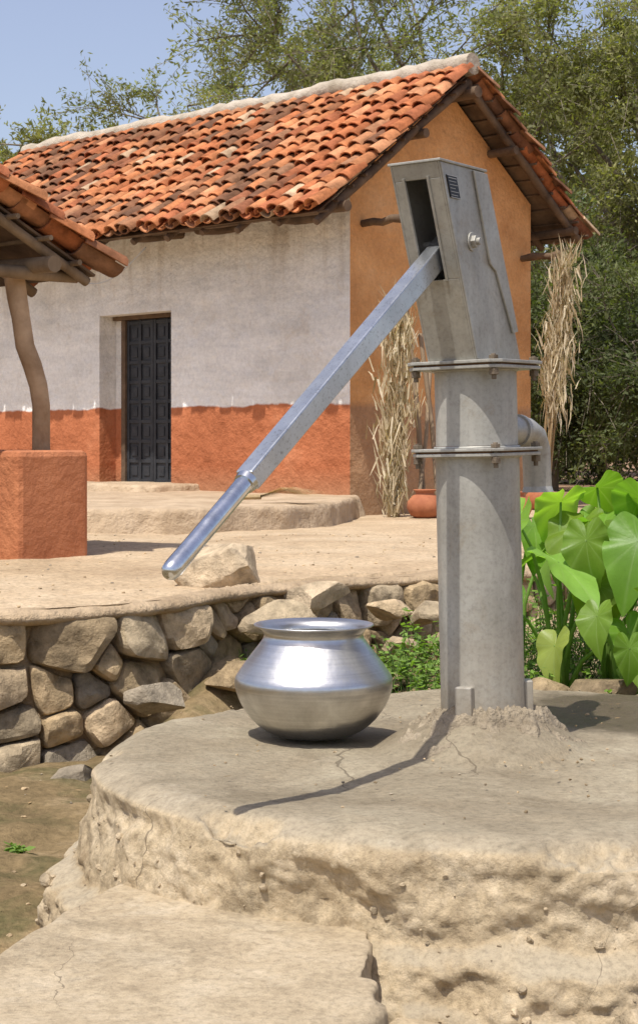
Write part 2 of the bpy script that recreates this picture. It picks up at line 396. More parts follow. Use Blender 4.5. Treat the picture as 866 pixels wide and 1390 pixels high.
wpar(wall,mesh_obj('mud_backing',pp.reshape(-1,3),np.stack([idx,idx+1,idx+n1+1,idx+n1],-1),mud_m,None,True))
th=np.linspace(-1.7,2.4,14); U,T=np.meshgrid(uu,th)
base=WP(U,.125+0*U,0*U); rr=1+.35*fbm(base,4,4,21)
pp=WP(U,.115+.026*np.sin(T)*rr+.02*fbm(base,1.6,2,5),.0+.065*np.cos(T)*rr+.02)
idx=(np.arange(13)[:,None]*n1+np.arange(n1-1)[None]).ravel()
lip=simple('earth_lip',(.28,.20,.12),(.50,.375,.24),5,.95,.9,.03,25)
wpar(wall,mesh_obj('earth_coping',pp.reshape(-1,3),np.stack([idx,idx+1,idx+n1+1,idx+n1],-1),lip,None,True))
mb=MB()
TN=(.50,.39,.26)
for (x,y,zc,sx,sy,sz,rz,ti,sd,cc) in [(-.36,2.62,.20,.22,.13,.15,-.35,.35,31,TN),(-.14,2.28,.02,.17,.10,.09,.5,-.3,2,None),(-.02,2.50,.10,.15,.09,.075,.2,.2,3,TN),
      (.1,2.42,-.06,.10,.09,.07,.9,.2,4,None),(-.28,2.0,-.13,.12,.1,.07,.1,.1,5,None),(-.52,1.72,-.16,.13,.1,.09,.4,0,6,None),(.28,2.7,.03,.11,.08,.06,0,.1,8,None),(.42,2.8,.0,.10,.08,.07,1,.1,9,None),
      (-.42,1.45,-.3,.1,.07,.04,0,0,10,None),(-.75,1.35,-.34,.09,.06,.035,.5,0,11,None),(.22,2.1,-.16,.1,.08,.05,.3,0,12,None),(.38,1.6,-.16,.09,.07,.05,.3,0,13,None),(.3,2.5,-.08,.1,.08,.06,.3,0,14,None),(.5,2.45,-.08,.12,.08,.06,.3,0,15,None)]:
    rock(mb,(x,y,zc),(sx,sy,sz),rz,ti,sd,cc)
mb.obj('loose_stones',stone_m,None,True,25)
mb=MB()
for (x,y,zc,sx,sy,sz,rz,ti,sd) in [(.80,.92,-.02,.14,.09,.06,.2,.1,21),(1.02,.86,-.01,.13,.1,.05,.8,.1,22),(.63,.98,-.04,.10,.07,.06,0,.2,23),(.95,.68,.0,.14,.09,.035,-.3,.05,24),(1.2,.75,0,.12,.1,.05,.5,0,25),(.5,.98,-.05,.08,.06,.05,0,0,26),(1.1,1.1,-.02,.12,.1,.06,0,0,27),(.36,1.0,-.09,.08,.06,.05,0,0,28)]:
    rock(mb,(x,y,zc),(sx,sy,sz),rz,ti,sd,tuple(q*.85 for q in stonecol()))
mb.obj('kerb_rocks',stone_m,None,True,25)
mb=MB()
for i in range(700):
    x=R.uniform(-2,1.6); y=R.uniform(-2,7)
    if (x-.45)**2+(y+.08)**2<1.0: continue
    s=R.uniform(.003,.010)*(1.6 if R.random()<.08 else 1); rock(mb,(x,y,G(x,y)+s*.2),(s,s*R.uniform(.6,1),s*.6),R.random()*6,0,i,tuple(q*1.3 for q in stonecol()),True)
for i in range(200):
    a=R.random()*6.28; r=.93*math.sqrt(R.random()); x=.45+r*math.cos(a); y=-.08+r*math.sin(a)
    s=R.uniform(.002,.005); rock(mb,(x,y,.006),(s,s,s*.7),0,0,i,stonecol(),True)
mb.obj('pebbles',stone_m,None,False)

# ---------------------------------------------------------------- concrete platform
plat=empty('concrete_platform',(.45,-.08,0))
NT=1100; th=np.linspace(0,2*math.pi,NT,endpoint=False)
R0=.95-.09*sst(-.2,1,np.sin(th))+.02*vn(np.stack([np.cos(th)*2,np.sin(th)*2,0*th],-1),1,3)+.010*vn(np.stack([np.cos(th)*9,np.sin(th)*9,0*th],-1),1,4)
rings=[(r,0,0) for r in np.linspace(.0,.965,72)]
for a in np.linspace(0,1,8)[1:]: rings.append((1,-.03*(1-math.sqrt(1-(a)**2)) if a<1 else -.03,.965+.035*math.sin(a*math.pi/2)))
sidez=np.linspace(-.04,-.42,54)
V=[]
for (r,z,q) in rings[:72]:
    rr=R0*r; V.append(np.stack([rr*np.cos(th),rr*np.sin(th),0*th],-1))
for (r,z,q) in rings[72:]:
    rr=R0*q; V.append(np.stack([rr*np.cos(th),rr*np.sin(th),z+0*th],-1))
for z in sidez:
    zz=z+.035*fbm(np.stack([np.cos(th)*4,np.sin(th)*4,0*th],-1),1,3,9)
    rr=R0*(1+.05*(-z-.05)/.35)+.05*sst(-.16,-.20,zz)+.02*sst(-.24,-.27,zz); V.append(np.stack([rr*np.cos(th),rr*np.sin(th),z+0*th],-1))
V=np.array(V); nr=len(V)
rad=np.hypot(V[...,0],V[...,1])/R0[None]
top=1-sst(.93,1.0,rad)
V[...,2]+=top*( .018*sst(.55,.9,rad) -.006 +.008*fbm(V,2.2,3,31)+.0015*fbm(V,20,3,33))
sd=sst(.955,1.,rad)*sst(-.0,-.04,V[...,2])
Q=V.copy(); Q[...,2]*=1.4
low=sst(-.14,-.22,V[...,2])
blk=fbm(Q,4.5,3,51)
ridg=fbm(Q,6,5,41,.58)*.011+.009*np.tanh(blk*5)+.004*fbm(Q,38,3,52,.7)+low*.016*fbm(Q,10,4,55,.6)
ux=np.cos(th)[None]; uy=np.sin(th)[None]
V[...,0]+=sd*ridg*ux; V[...,1]+=sd*ridg*uy; V[...,2]+=sd*.005*fbm(Q,14,3,61)
edge=np.exp(-((rad-.985)/.028)**2)*(1-sd); chip=np.clip(fbm(V*np.array([1,1,0]),8,5,71,.6)-.2,0,1)
V[...,2]-=edge*chip*.045
sideV=V[80:,:].reshape(-1,3).copy(); 
mx,my=-.09+.015,.06
dx=V[...,0]-mx; dy=V[...,1]-my; dm=np.hypot(dx,dy*1.0)
ang=np.stack([dx,dy,0*dx],-1)
rm=.235*(1+.16*fbm(ang*3,1.3,2,81)); hm=.115*np.clip(1-dm/rm,0,1)**.85*(1+.12*fbm(ang,11,3,82))
V[...,2]+=np.where(rad<.9,np.minimum(hm,.088),0)
vv=V.reshape(-1,3); a=np.arange(nr-1)[:,None]*NT+np.arange(NT)[None]; b=np.arange(nr-1)[:,None]*NT+(np.arange(NT)[None]+1)%NT
fc=np.stack([a,b,b+NT,a+NT],-1).reshape(-1,4)
mesh_obj('slab',vv,fc,conc,plat,True)
mb=MB(); front=np.where(sideV[:,1]<.35)[0]
for i in range(380):
    p=sideV[front[R.randrange(len(front))]]; s=R.choice([.003,.005,.007,.010])*R.uniform(.7,1.2)
    if p[2]<-.17 and R.random()<.1: s*=2.
    k=R.uniform(.75,1.1); rock(mb,p,(s,s*R.uniform(.7,1),s*.75),R.random()*6,R.random()*3,i,(.46*k,.365*k,.24*k),True)
mb.obj('exposed_aggregate',stone_m,plat,False)
rg=np.linspace(0,1.12,80); TH,RG=np.meshgrid(np.linspace(0,2*math.pi,320,endpoint=False),rg)
X=RG*np.cos(TH);Y=RG*np.sin(TH); P3=np.stack([X,Y,0*X],-1)
rm=.225*(1+.16*fbm(P3,1.6,3,83)); hz=.105*np.clip(1-np.clip(RG-.36,0,1)/.66,0,1)**1.15-.018+ (.016*fbm(P3*.2,26,5,84,.55)+.010*np.abs(fbm(P3*.2,60,3,86)))*sst(1.12,.8,RG)
vv=np.stack([X*rm*1.05-.075,Y*rm+.08,hz+.004],-1)
idx=(np.arange(79)[:,None]*320+np.arange(320)[None]); idb=(np.arange(79)[:,None]*320+(np.arange(320)[None]+1)%320)
mound_m=simple('cement_grout',(.17,.135,.09),(.40,.33,.235),11,.95,.9,.022,40)
mesh_obj('grout_mound',vv.reshape(-1,3),np.stack([idx,idb,idb+320,idx+320],-1).reshape(-1,4),mound_m,plat,True)

# lower step slab
poly=[(-.53,-1.10),(-.44,-.80),(-.36,-.58),(-.2,-.58),(.0,-.66),(.08,-.84),(.09,-1.1),(.05,-1.6),(-.1,-2.3),(-.95,-2.3),(-.76,-1.6)]
pp=np.array(poly); cen=np.array([-.25,-1.25]); N=600
d=np.r_[0,np.cumsum(np.hypot(*(np.roll(pp,-1,0)-pp).T))]; tt=np.linspace(0,d[-1],N,endpoint=False); pc=np.vstack([pp,pp[:1]])
ox=np.interp(tt,d,pc[:,0]); oy=np.interp(tt,d,pc[:,1])
for _ in range(6): ox=(np.roll(ox,1)+ox+np.roll(ox,-1))/3; oy=(np.roll(oy,1)+oy+np.roll(oy,-1))/3
jit=.012*fbm(np.stack([ox,oy,0*ox],-1),12,4,90); ox=ox+jit; oy=oy+jit
V=[]
for r in np.linspace(0,.985,60): V.append(np.stack([cen[0]+(ox-cen[0])*r,cen[1]+(oy-cen[1])*r,-.15+0*ox],-1))
for r,z in [(.993,-.152),(.998,-.157),(1.,-.166),(1.003,-.19),(1.005,-.22),(1.01,-.26),(1.02,-.34),(1.03,-.44)]: V.append(np.stack([cen[0]+(ox-cen[0])*r,cen[1]+(oy-cen[1])*r,z+0*ox],-1))
V=np.array(V); V[...,2]+=.009*fbm(V,2.5,3,91)+.002*fbm(V,18,3,92); V[61:,:,0]+=.018*fbm(V[61:],9,4,93); V[61:,:,1]+=.018*fbm(V[61:],9,4,94)
nr=len(V); a=np.arange(nr-1)[:,None]*N+np.arange(N)[None]; b=np.arange(nr-1)[:,None]*N+(np.arange(N)[None]+1)%N
step_m=concrete('step_concrete',1.)
mesh_obj('concrete_step',V.reshape(-1,3),np.stack([a,b,b+N,a+N],-1).reshape(-1,4),step_m,None,True)
mb=MB()
for i,(x,y,s) in enumerate([(.18,-1.12,.08),(.34,-1.17,.10),(.52,-1.17,.10),(.72,-1.14,.10),(.28,-1.28,.05),(.5,-1.32,.06),(.9,-1.05,.08),(.12,-1.3,.04)]):
    rock(mb,(x,y,-.28),(s,s*.8,s*.65),i,0,60+i,(.44,.35,.23))
mb.obj('foundation_stones',stone_m,None,True,30)

# ---------------------------------------------------------------- hand pump
pump=empty('hand_pump',(0,0,0))
hx=Vector((-.552,-.834,0)).normalized()
hy=Vector((.834,-.552,0)).normalized()
Rz=Matrix((( hx.x,hy.x,0,0),(hx.y,hy.y,0,0),(0,0,1,0),(0,0,0,1)))
pump.matrix_world=Matrix.Translation((.372,0,0))@Matrix.Rotation(math.radians(-1.3),4,'Y')@Rz
def cylp(mb,p0,p1,r,seg=48,r1=None): mb.tube([p0,p1],[r,r1 or r],seg)
mb=MB(); cylp(mb,(0,0,.0),(0,0,.655),.0945,96); mb.obj('pedestal_pipe',steel_m,pump,True,40)
mb=MB(); cylp(mb,(0,0,.672),(0,0,.846),.0925,96); mb.obj('water_tank',steel_m,pump,True,40)
def flange(mb,z0,z1,s,ch=.022):
    poly=[(s,-s+ch),(s,s-ch),(s-ch,s),(-s+ch,s),(-s,s-ch),(-s,-s+ch),(-s+ch,-s),(s-ch,-s)]
    mb.extr([(x,y,z0) for x,y in poly],(0,0,z1-z0))
mb=MB()
flange(mb,.648,.6555,.114); flange(mb,.6595,.6665,.117); flange(mb,.842,.8495,.117); flange(mb,.8535,.861,.120)
mb.obj('flange_plates',steel_m,pump,bevel=.0015)
mb=MB()
flange(mb,.6555,.6595,.108); flange(mb,.8495,.8535,.110); mb.obj('gaskets',simple('rusty_gasket',(.10,.045,.02),(.28,.16,.08),20,.9),pump)
mb=MB()
for zf in (.657,.851):
    for sx in (-1,1):
        for sy in (-1,1):
            x=sx*.098;y=sy*.098
            mb.tube([(x,y,zf-.034),(x,y,zf+.022)],.0055,10); mb.tube([(x,y,zf-.024),(x,y,zf-.010)],.0115,6); mb.tube([(x,y,zf+.010),(x,y,zf+.019)],.0115,6)
mb.obj('flange_bolts',simple('rusty_bolt',(.10,.07,.045),(.27,.22,.16),30,.6,metal=.5),pump,bevel=.0008)
mb=MB()
for zz,rr_ in ((.647,.0965),(.668,.0945),(.841,.0945)):
    pts=[(rr_*math.cos(a),rr_*math.sin(a),zz) for a in np.linspace(0,2*math.pi,49)]; mb.tube(pts,.0035,6,caps=False)
mb.obj('weld_beads',steel_m,pump,True)
mb=MB()
for a in (5,125,245):
    a=math.radians(a); d=Vector((math.cos(a),math.sin(a),0)); t=Vector((-d.y,d.x,0))
    mb.box(d*.102+Vector((0,0,.07)),(.010,.020,.07),[d,t,Vector((0,0,1))])
mb.obj('leg_stubs',steel_m,pump,bevel=.003)
zb,zt=.861,1.278; hw=.061; sl=.146/(zt-zb)
def xf(z,off): return off+ (z-zb)*sl
F0,B0=.108,-.108
mb=MB()
for y0,y1 in ((hw-.005,hw),(-hw,-hw+.005)):
    mb.extr([(xf(zb,B0),y0,zb),(xf(zb,F0),y0,zb),(xf(zt,F0),y0,zt),(xf(zt,B0)+.012,y0,zt)],(0,y1-y0,0))
def strip(mb,z0,z1,ya,yb,off,thk=.005):
    mb.extr([(xf(z0,off),ya,z0),(xf(z0,off)-thk,ya,z0),(xf(z1,off)-thk,ya,z1),(xf(z1,off),ya,z1)],(0,yb-ya,0))
strip(mb,zb,1.035,-hw+.005,hw-.005,F0)
strip(mb,1.035,1.245,-hw+.005,-.030,F0); strip(mb,1.035,1.245,.024,hw-.005,F0); strip(mb,1.245,zt,-hw+.005,hw-.005,F0)
strip(mb,zb,zt,-hw+.005,hw-.005,B0+.005)
mb.extr([(xf(zt,F0)+.004,-hw-.004,zt),(xf(zt,B0)+.006,-hw-.004,zt),(xf(zt,B0)+.006,hw+.004,zt),(xf(zt,F0)+.004,hw+.004,zt)],(0,0,.006))
mb.obj('head_casing',steel_m,pump,bevel=.0015)
mb=MB()
zc0,zc1=.965,1.274
pl=[(xf(zc1,-.035),hw+.0005,zc1),(xf(zc1,B0)+.010,hw+.0005,zc1),(xf(.93,B0)-.004,hw+.0005,.93),(xf(.93,B0)+.02,hw+.0005,.925),(xf(1.07,-.06),hw+.0005,1.06),(xf(1.075,-.035),hw+.0005,1.075)]
mb.extr(pl,(0,.005,0))
strip(mb,zb+.002,zt-.002,hw+.0006,hw+.003,F0,.010)
strip(mb,1.03,1.25,-.036,-.030,F0+.004,.004); strip(mb,1.03,1.25,.024,.030,F0+.004,.004)
mb.obj('inspection_cover',steel_m,pump,bevel=.001)
mb=MB(); ax_x=.117; ax_z=1.118
mb.tube([(ax_x,hw,ax_z),(ax_x,hw+.004,ax_z)],.021,28); mb.tube([(ax_x,hw+.004,ax_z),(ax_x,hw+.014,ax_z)],.0145,6); mb.tube([(ax_x,hw+.014,ax_z),(ax_x,hw+.022,ax_z)],.008,16)
mb.tube([(ax_x,-hw-.014,ax_z),(ax_x,hw,ax_z)],.009,16)
mb.obj('axle_bolt',steel_m,pump,bevel=.001)
mb=MB()
def pxz(z,u): return xf(z,F0)-.018-u
mb.extr([(pxz(1.252,0),hw+.001,1.252),(pxz(1.252,.042),hw+.001,1.252),(pxz(1.205,.042),hw+.001,1.205),(pxz(1.205,0),hw+.001,1.205)],(0,.002,0)); 
mb.obj('name_plate',plate_m,pump)
mb=MB()
for k,(ln,h) in enumerate([(.034,.0014),(.030,.0009),(.034,.0009),(.022,.0009),(.034,.0009),(.028,.0009)]):
    z=1.247-.0072*k; mb.extr([(pxz(z,.004),hw+.0032,z),(pxz(z,.004+ln),hw+.0032,z),(pxz(z-h,.004+ln),hw+.0032,z-h),(pxz(z-h,.004),hw+.0032,z-h)],(0,.0006,0))
for (u0,u1,z0,z1) in [(0,.042,1.252,1.2508),(0,.042,1.2062,1.205)]:
    mb.extr([(pxz(z0,u0),hw+.0032,z0),(pxz(z0,u1),hw+.0032,z0),(pxz(z1,u1),hw+.0032,z1),(pxz(z1,u0),hw+.0032,z1)],(0,.0006,0))
mb.obj('plate_lettering',text_m,pump)
A=Vector((ax_x-.06,0,ax_z+.04)); T=Vector((1.125,0,.466)); dr=(T-A).normalized(); upv=Vector((-dr.z,0,dr.x)); 
if upv.z<0: upv=-upv
L=(T-A).length
mb=MB(); Cn=A+dr*(L-.285)*.5; hl=(L-.285)*.5
yv=Vector((0,1,0))
v=[]
for s_,w_,h_ in ((-1,.0175,.025),(1,.0180,.020)):
    c=Cn+dr*hl*s_
    v+=[c+yv*w_+upv*h_,c-yv*w_+upv*h_,c-yv*w_-upv*h_,c+yv*w_-upv*h_]
mb.add(v,[(0,1,2,3),(7,6,5,4),(0,4,5,1),(1,5,6,2),(2,6,7,3),(3,7,4,0)])
mb.obj('handle_bar',bar_m,pump,bevel=.003)
mb=MB(); s0=A+dr*(L-.2855); 
mb.tube([s0,s0+dr*.012],[.0225,.0205],28); 
pts=[s0+dr*.012,s0+dr*.05,s0+dr*.2,s0+dr*.262,s0+dr*.276,s0+dr*.283,s0+dr*.2855]; mb.tube(pts,[.0175,.0170,.0170,.0178,.0160,.0105,.003],32)
mb.obj('handle_grip',grip_m,pump,True,40)
mb=MB(); mb.tube([(0.03,0,.86),(.03,0,1.1)],.008,12); mb.obj('pump_rod',bar_m,pump,True,40)
mb=MB()
P5=[Vector(p) for p in [(-.08,0,.705),(-.18,0,.705),(-.245,0,.702),(-.283,0,.688),(-.300,0,.66),(-.304,0,.565)]]
mb.tube(P5,[.034]*6,28,caps=False); mb.tube(P5,[.030]*6,28,caps=False)
mb.tube([(-.304,0,.570),(-.304,0,.556)],[.034,.038],28,caps=False); mb.tube([(-.095,0,.705),(-.108,0,.705)],.042,28)
mb.tube([(-.195,0,.705),(-.212,0,.704)],.039,28)
mb.obj('spout',steel_m,pump,True,40)

# ---------------------------------------------------------------- aluminium pot
pot=empty('aluminium_water_pot',(-.012,.055,.0))
prof=[(0,.008),(.05,.006),(.085,.008),(.115,.022),(.145,.048),(.167,.080),(.178,.108),(.1815,.128),(.1805,.140),(.176,.148)]
prof+=[(.160,.172),(.142,.195),(.126,.215),(.1165,.228),(.113,.236),(.1135,.243),(.119,.2505),(.129,.2565),(.136,.2585),(.1375,.261),(.1365,.2635),(.133,.2630),(.124,.2595),(.115,.2530),(.1095,.243),(.1095,.235),(.113,.227),(.123,.213),(.139,.193),(.157,.170),(.172,.147),(.1775,.128),(.174,.108),(.163,.082),(.14,.05),(.11,.026),(.08,.013),(0,.012)]
pr=[prof[0]]
for a,b in zip(prof,prof[1:]):
    for t in (.5,1): pr.append((a[0]+(b[0]-a[0])*t,a[1]+(b[1]-a[1])*t))
q=[pr[0]]+[tuple((pr[i-1][k]+2*pr[i][k]+pr[i+1][k])/4 for k in (0,1)) for i in range(1,len(pr)-1)]+[pr[-1]]
mb=MB(); mb.lathe(q,160)
vv=np.array(mb.v); vv[:,:2]*=(1+.005*vn(vv,9,5))[:,None]; mb.v=[tuple(a) for a in vv]
o=mb.obj('pot_body',alu_m,pot,True,None)

# ---------------------------------------------------------------- roof tiles
def tilecol(p):
    n=float(fbm(np.array([p]),1.3,3,7)[0]); n2=R.random()
    base=[(.52,.20,.085),(.56,.235,.105),(.47,.165,.07),(.60,.28,.14),(.43,.15,.07)][R.randrange(5)]
    k=R.uniform(.82,1.12)
    if n>.05 and n2<.65 or n2<.12:
        t=R.uniform(.35,.85); base=tuple(b*(1-t)+q*t for b,q in zip(base,(.12,.08,.055)))
    if n2>.97: base=(.50,.35,.22)
    return tuple(b*k for b in base)
def tiles(mb,O,l,d,n,width,length,pitch=.15,expo=.20):
    nc=int(width/pitch); nr=int(length/expo)+1
    for i in range(nc+1):
        for typ in (0,1):
            lat=(i+.5*typ)*pitch
            if lat>width: continue
            wob=R.uniform(-.02,.02)
            for j in range(nr):
                s1=length-j*expo+R.uniform(-.035,.035)+wob; s0=max(s1-.27,-.02)
                if s1<.06: continue
                c=O+l*(lat+R.uniform(-.015,.015)+.016*math.sin(j*.7+i)); tw=R.uniform(-.13,.13); dz=.02*float(vn(np.array([c+d*s1]),1.1,3)[0])+R.uniform(0,.010)
                rl,rh=(.080,.064) if typ==0 else (.068,.078)
                up=1 if typ==0 else -1; V=[]
                hb=(.055,.080) if typ==0 else (.070,.088)
                for ro in (0,.013):
                    for (s,r,h) in ((s0,rh,hb[0]),(s1,rl,hb[1])):
                        for k in range(7):
                            a=math.pi*k/6; rr=r-ro
                            V.append(c+d*s+l*(rr*math.cos(a)+tw*(s-s0))+n*(h+dz+up*rr*math.sin(a)*.85))
                Fc=[]
                for k in range(6):
                    Fc+=[(k,k+1,8+k,7+k),(14+k,21+k,22+k,15+k),(7+k,8+k,22+k,21+k),(k,14+k,15+k,k+1)]
                Fc+=[(0,7,21,14),(6,20,27,13)]
                mb.add(V,Fc,tilecol(c+d*s1))
# ---------------------------------------------------------------- main house
house=empty('mud_house',(.258,10.2,.066))
def H(L,t,z): return A0+f_*L+g_*t+Vector((0,0,z))
UP=Vector((0,0,1)); HA=[f_,g_,UP]
def hp(o): return wpar(house,o)
def hbox(mb,L0,L1,t0,t1,z0,z1): mb.box(H((L0+L1)/2,(t0+t1)/2,(z0+z1)/2),(abs(L1-L0)/2,abs(t1-t0)/2,(z1-z0)/2),HA)
mid=1.25; zr=3.90; sl_=.735; LEN=6.15; OV=.28
def rz(t): return zr-sl_*abs(t-mid)
mb=MB()
zw=rz(0)-.07
hbox(mb,0,2.25,0,.28,-.2,zw); hbox(mb,3.30,6.,0,.28,-.2,zw); hbox(mb,2.25,3.30,0,.28,1.90,zw)
mb.extr([H(0,.28,-.2),H(0,2.5,-.2),H(0,2.5,rz(2.5)-.07),H(0,mid,rz(mid)-.07),H(0,.28,rz(.28)-.07)],f_*.28)
mb.extr([H(5.72,.28,-.2),H(5.72,2.5,-.2),H(5.72,2.5,rz(2.5)-.07),H(5.72,mid,rz(mid)-.07),H(5.72,.28,rz(.28)-.07)],f_*.28)
hbox(mb,.28,5.72,2.22,2.5,-.2,rz(2.5)-.07)
o=hp(mb.obj('walls',wall_m))
mb=MB()
dL0,dL1,dt=2.27,3.17,.20
hbox(mb,dL0,dL0+.06,dt-.04,dt+.05,.28,1.86); hbox(mb,dL1-.06,dL1,dt-.04,dt+.05,.28,1.86); hbox(mb,dL0-.02,dL1+.12,dt-.045,dt+.06,1.86,1.95); hbox(mb,dL0,dL1+.1,dt-.05,dt+.05,.2,.28)
hp(mb.obj('door_frame',dark_wood,bevel=.006))
mb=MB()
hbox(mb,dL0+.06,2.717,dt+.0,dt+.03,.285,1.857); hbox(mb,2.723,dL1-.06,dt+.0,dt+.03,.285,1.857)
for lf in (dL0+.06,2.723):
    wl=.387
    for c_ in range(3):
        x=lf+c_*(wl-.035)/2; hbox(mb,x,x+.035,dt-.015,dt-.0005,.29,1.852)
    for r_ in range(9):
        zc=.29+r_*(1.52)/8; 
        for c_ in range(2):
            x0=lf+.036+c_*(wl-.035)/2; x1=x0+(wl-.035)/2-.037; hbox(mb,x0,x1,dt-.013,dt-.0005,zc,zc+.035)
            if r_<8: hbox(mb,x0+.03,x1-.03,dt-.008,dt-.0005,zc+.065,zc+.16)
hp(mb.obj('door',door_m,bevel=.003))
mb=MB(); hbox(mb,3.172,3.298,dt,.278,-.1,1.898); hp(mb.obj('door_reveal',wall_m))
mb=MB(); hbox(mb,2.2,3.35,.3,.34,-.1,2); hp(mb.obj('dark_interior',dark_wood))
cs=1/math.sqrt(1+sl_**2)
dF=(-g_*1-UP*sl_).normalized(); dB=(g_-UP*sl_).normalized(); nF=(UP-g_*sl_).normalized(); nB=(UP+g_*sl_).normalized()
lenF=1.92/cs; lenB=1.80/cs
RO=H(-OV,mid,zr); 
tm=MB(); tiles(tm,RO,f_,dF,nF,LEN+OV,lenF); tiles(tm,RO,f_,dB,nB,LEN+OV,lenB)
hp(tm.obj('roof_tiles',tile_m,None,True,40,recalc=False))
mb=MB()
for d_,n_,ln in ((dF,nF,lenF),(dB,nB,lenB)):
    c=RO+f_*(LEN+OV)*.5+d_*(ln/2-.02)-n_*.006; mb.box(c+f_*.02,((LEN+OV)/2-.03,ln/2-.03,.006),[f_,d_,n_])
hp(mb.obj('roof_light_block',dark_wood))  # solid wood-coloured sheet added under the tiles to block light
mb=MB()
def pole(a,b,r,k=6,j=.012,seg=9):
    a=Vector(a);b=Vector(b); pts=[a.lerp(b,i/k)+Vector((R.uniform(-j,j),R.uniform(-j,j),R.uniform(-j,j))) for i in range(k+1)]
    mb.tube(pts,[r*R.uniform(.85,1.12) for _ in pts],seg)
for L_ in list(np.arange(-OV+.05,LEN-.1,.46)):
    r=.030 if L_>-.1 else .036
    pole(RO+f_*(L_+OV)+dF*.02-nF*.055,RO+f_*(L_+OV)+dF*(lenF-.05+R.uniform(-.02,.1))-nF*.055,r)
    pole(RO+f_*(L_+OV)+dB*.02-nB*.055,RO+f_*(L_+OV)+dB*(lenB-.05)-nB*.055,r)
for d_,n_,ln in ((dF,nF,lenF),(dB,nB,lenB)):
    for s in np.arange(.12,ln,.2): pole(RO+d_*s-n_*.022-f_*R.uniform(0,.06),RO+d_*s-n_*.022+f_*(LEN+OV-.1),.012,10)
for t,zz,r,ex in ((-.38,rz(-.38)-.12,.045,.05),(mid,zr-.16,.055,.10),(mid-.62,rz(mid-.62)-.13,.04,.02),(mid+.62,rz(mid+.62)-.13,.04,.02),(2.78,rz(2.78)-.12,.045,.05)):
    pole(H(-OV-ex,t,zz),H(LEN-.2,t,zz),r,10)
for L_ in (.35,1.3,2.1,3.4,4.4,5.3):
    pole(H(L_,.2,2.62),H(L_+.02,-.52,2.52),.045)
pole(H(-.45,.16,2.52),H(.2,.16,2.5),.035); pole(H(-.45,2.36,2.40),H(.2,2.36,2.4),.035)
hp(mb.obj('rafters_and_purlins',dark_wood,None,True,50))
mb=MB(); pts=[RO-f_*.03+f_*(LEN+OV+.04)*i/60+UP*(.085+.012*math.sin(i*.5)+R.uniform(-.008,.008)) for i in range(61)]
mb.tube(pts,[R.uniform(.082,.105) for _ in pts],14); hp(mb.obj('ridge_capping',ridge_m,None,True,60))
mb=MB(); a=H(3.4,-.5,2.42); b=H(2.0,-.52,2.42); mb.tube([a.lerp(b,i/12)-UP*.28*math.sin(math.pi*i/12) for i in range(13)],.006,6); hp(mb.obj('wire',wire_m,None,True))
def blob(name,poly,z,hh,mat,seed,parent=None,N=500,cen=None):
    pp=np.array(poly); cen=np.array(cen) if cen is not None else pp.mean(0); d=np.r_[0,np.cumsum(np.hypot(*(np.roll(pp,-1,0)-pp).T))]; tt=np.linspace(0,d[-1],N,endpoint=False); pc=np.vstack([pp,pp[:1]])
    ox=np.interp(tt,d,pc[:,0]); oy=np.interp(tt,d,pc[:,1])
    for _ in range(12): ox=(np.roll(ox,1)+ox+np.roll(ox,-1))/3; oy=(np.roll(oy,1)+oy+np.roll(oy,-1))/3
    V=[]
    for r in np.linspace(0,1,40)[:-1]: V.append(np.stack([cen[0]+(ox-cen[0])*r,cen[1]+(oy-cen[1])*r,z+0*ox],-1))
    nx_=oy-np.roll(oy,1); ny_=-(ox-np.roll(ox,1)); l=np.hypot(nx_,ny_)+1e-9; nx_/=l; ny_/=l
    sg=np.sign(((ox-cen[0])*nx_+(oy-cen[1])*ny_).mean())
    for o_,zz in [(0,z),(.02,z-.006),(.035,z-.025),(.04,z-.05),(.045,z-hh*.6),(.06,z-hh),(.08,z-hh-.1)]: V.append(np.stack([ox+sg*nx_*o_,oy+sg*ny_*o_,zz+0*ox],-1))
    V=np.array(V); V[...,2]+=.012*fbm(V,1.2,3,seed)+.004*fbm(V,8,2,seed+1); V[39:,:,0]+=.025*fbm(V[39:],4,4,seed+2,.6); V[39:,:,1]+=.025*fbm(V[39:],4,4,seed+3,.6)
    nr=len(V); a=np.arange(nr-1)[:,None]*N+np.arange(N)[None]; b=np.arange(nr-1)[:,None]*N+(np.arange(N)[None]+1)%N
    return mesh_obj(name,V.reshape(-1,3),np.stack([a,b,b+N,a+N],-1).reshape(-1,4),mat,None,True)
earth=simple('packed_earth',(.33,.235,.145),(.56,.43,.29),3,.95,.8,.04,14)
e0=H(-.0,.1,0); e1=H(5.9,.1,0)
hp(blob('plinth',[(e0.x,e0.y),(.20,9.3),(.10,8.7),(-.25,8.05),(-.8,7.55),(-1.5,7.3),(-3.2,7.6),(e1.x-.6,e1.y-.4),(e1.x,e1.y)],.235,.15,earth,200,cen=(-1.5,9.4)))
s0=H(1.9,-.55,0);s1=H(5.8,-.55,0);s2=H(5.8,.15,0);s3=H(1.9,.15,0)
hp(blob('upper_plinth',[(s0.x,s0.y),(s1.x,s1.y),(s2.x,s2.y),(s3.x,s3.y)],.30,.10,earth,210))

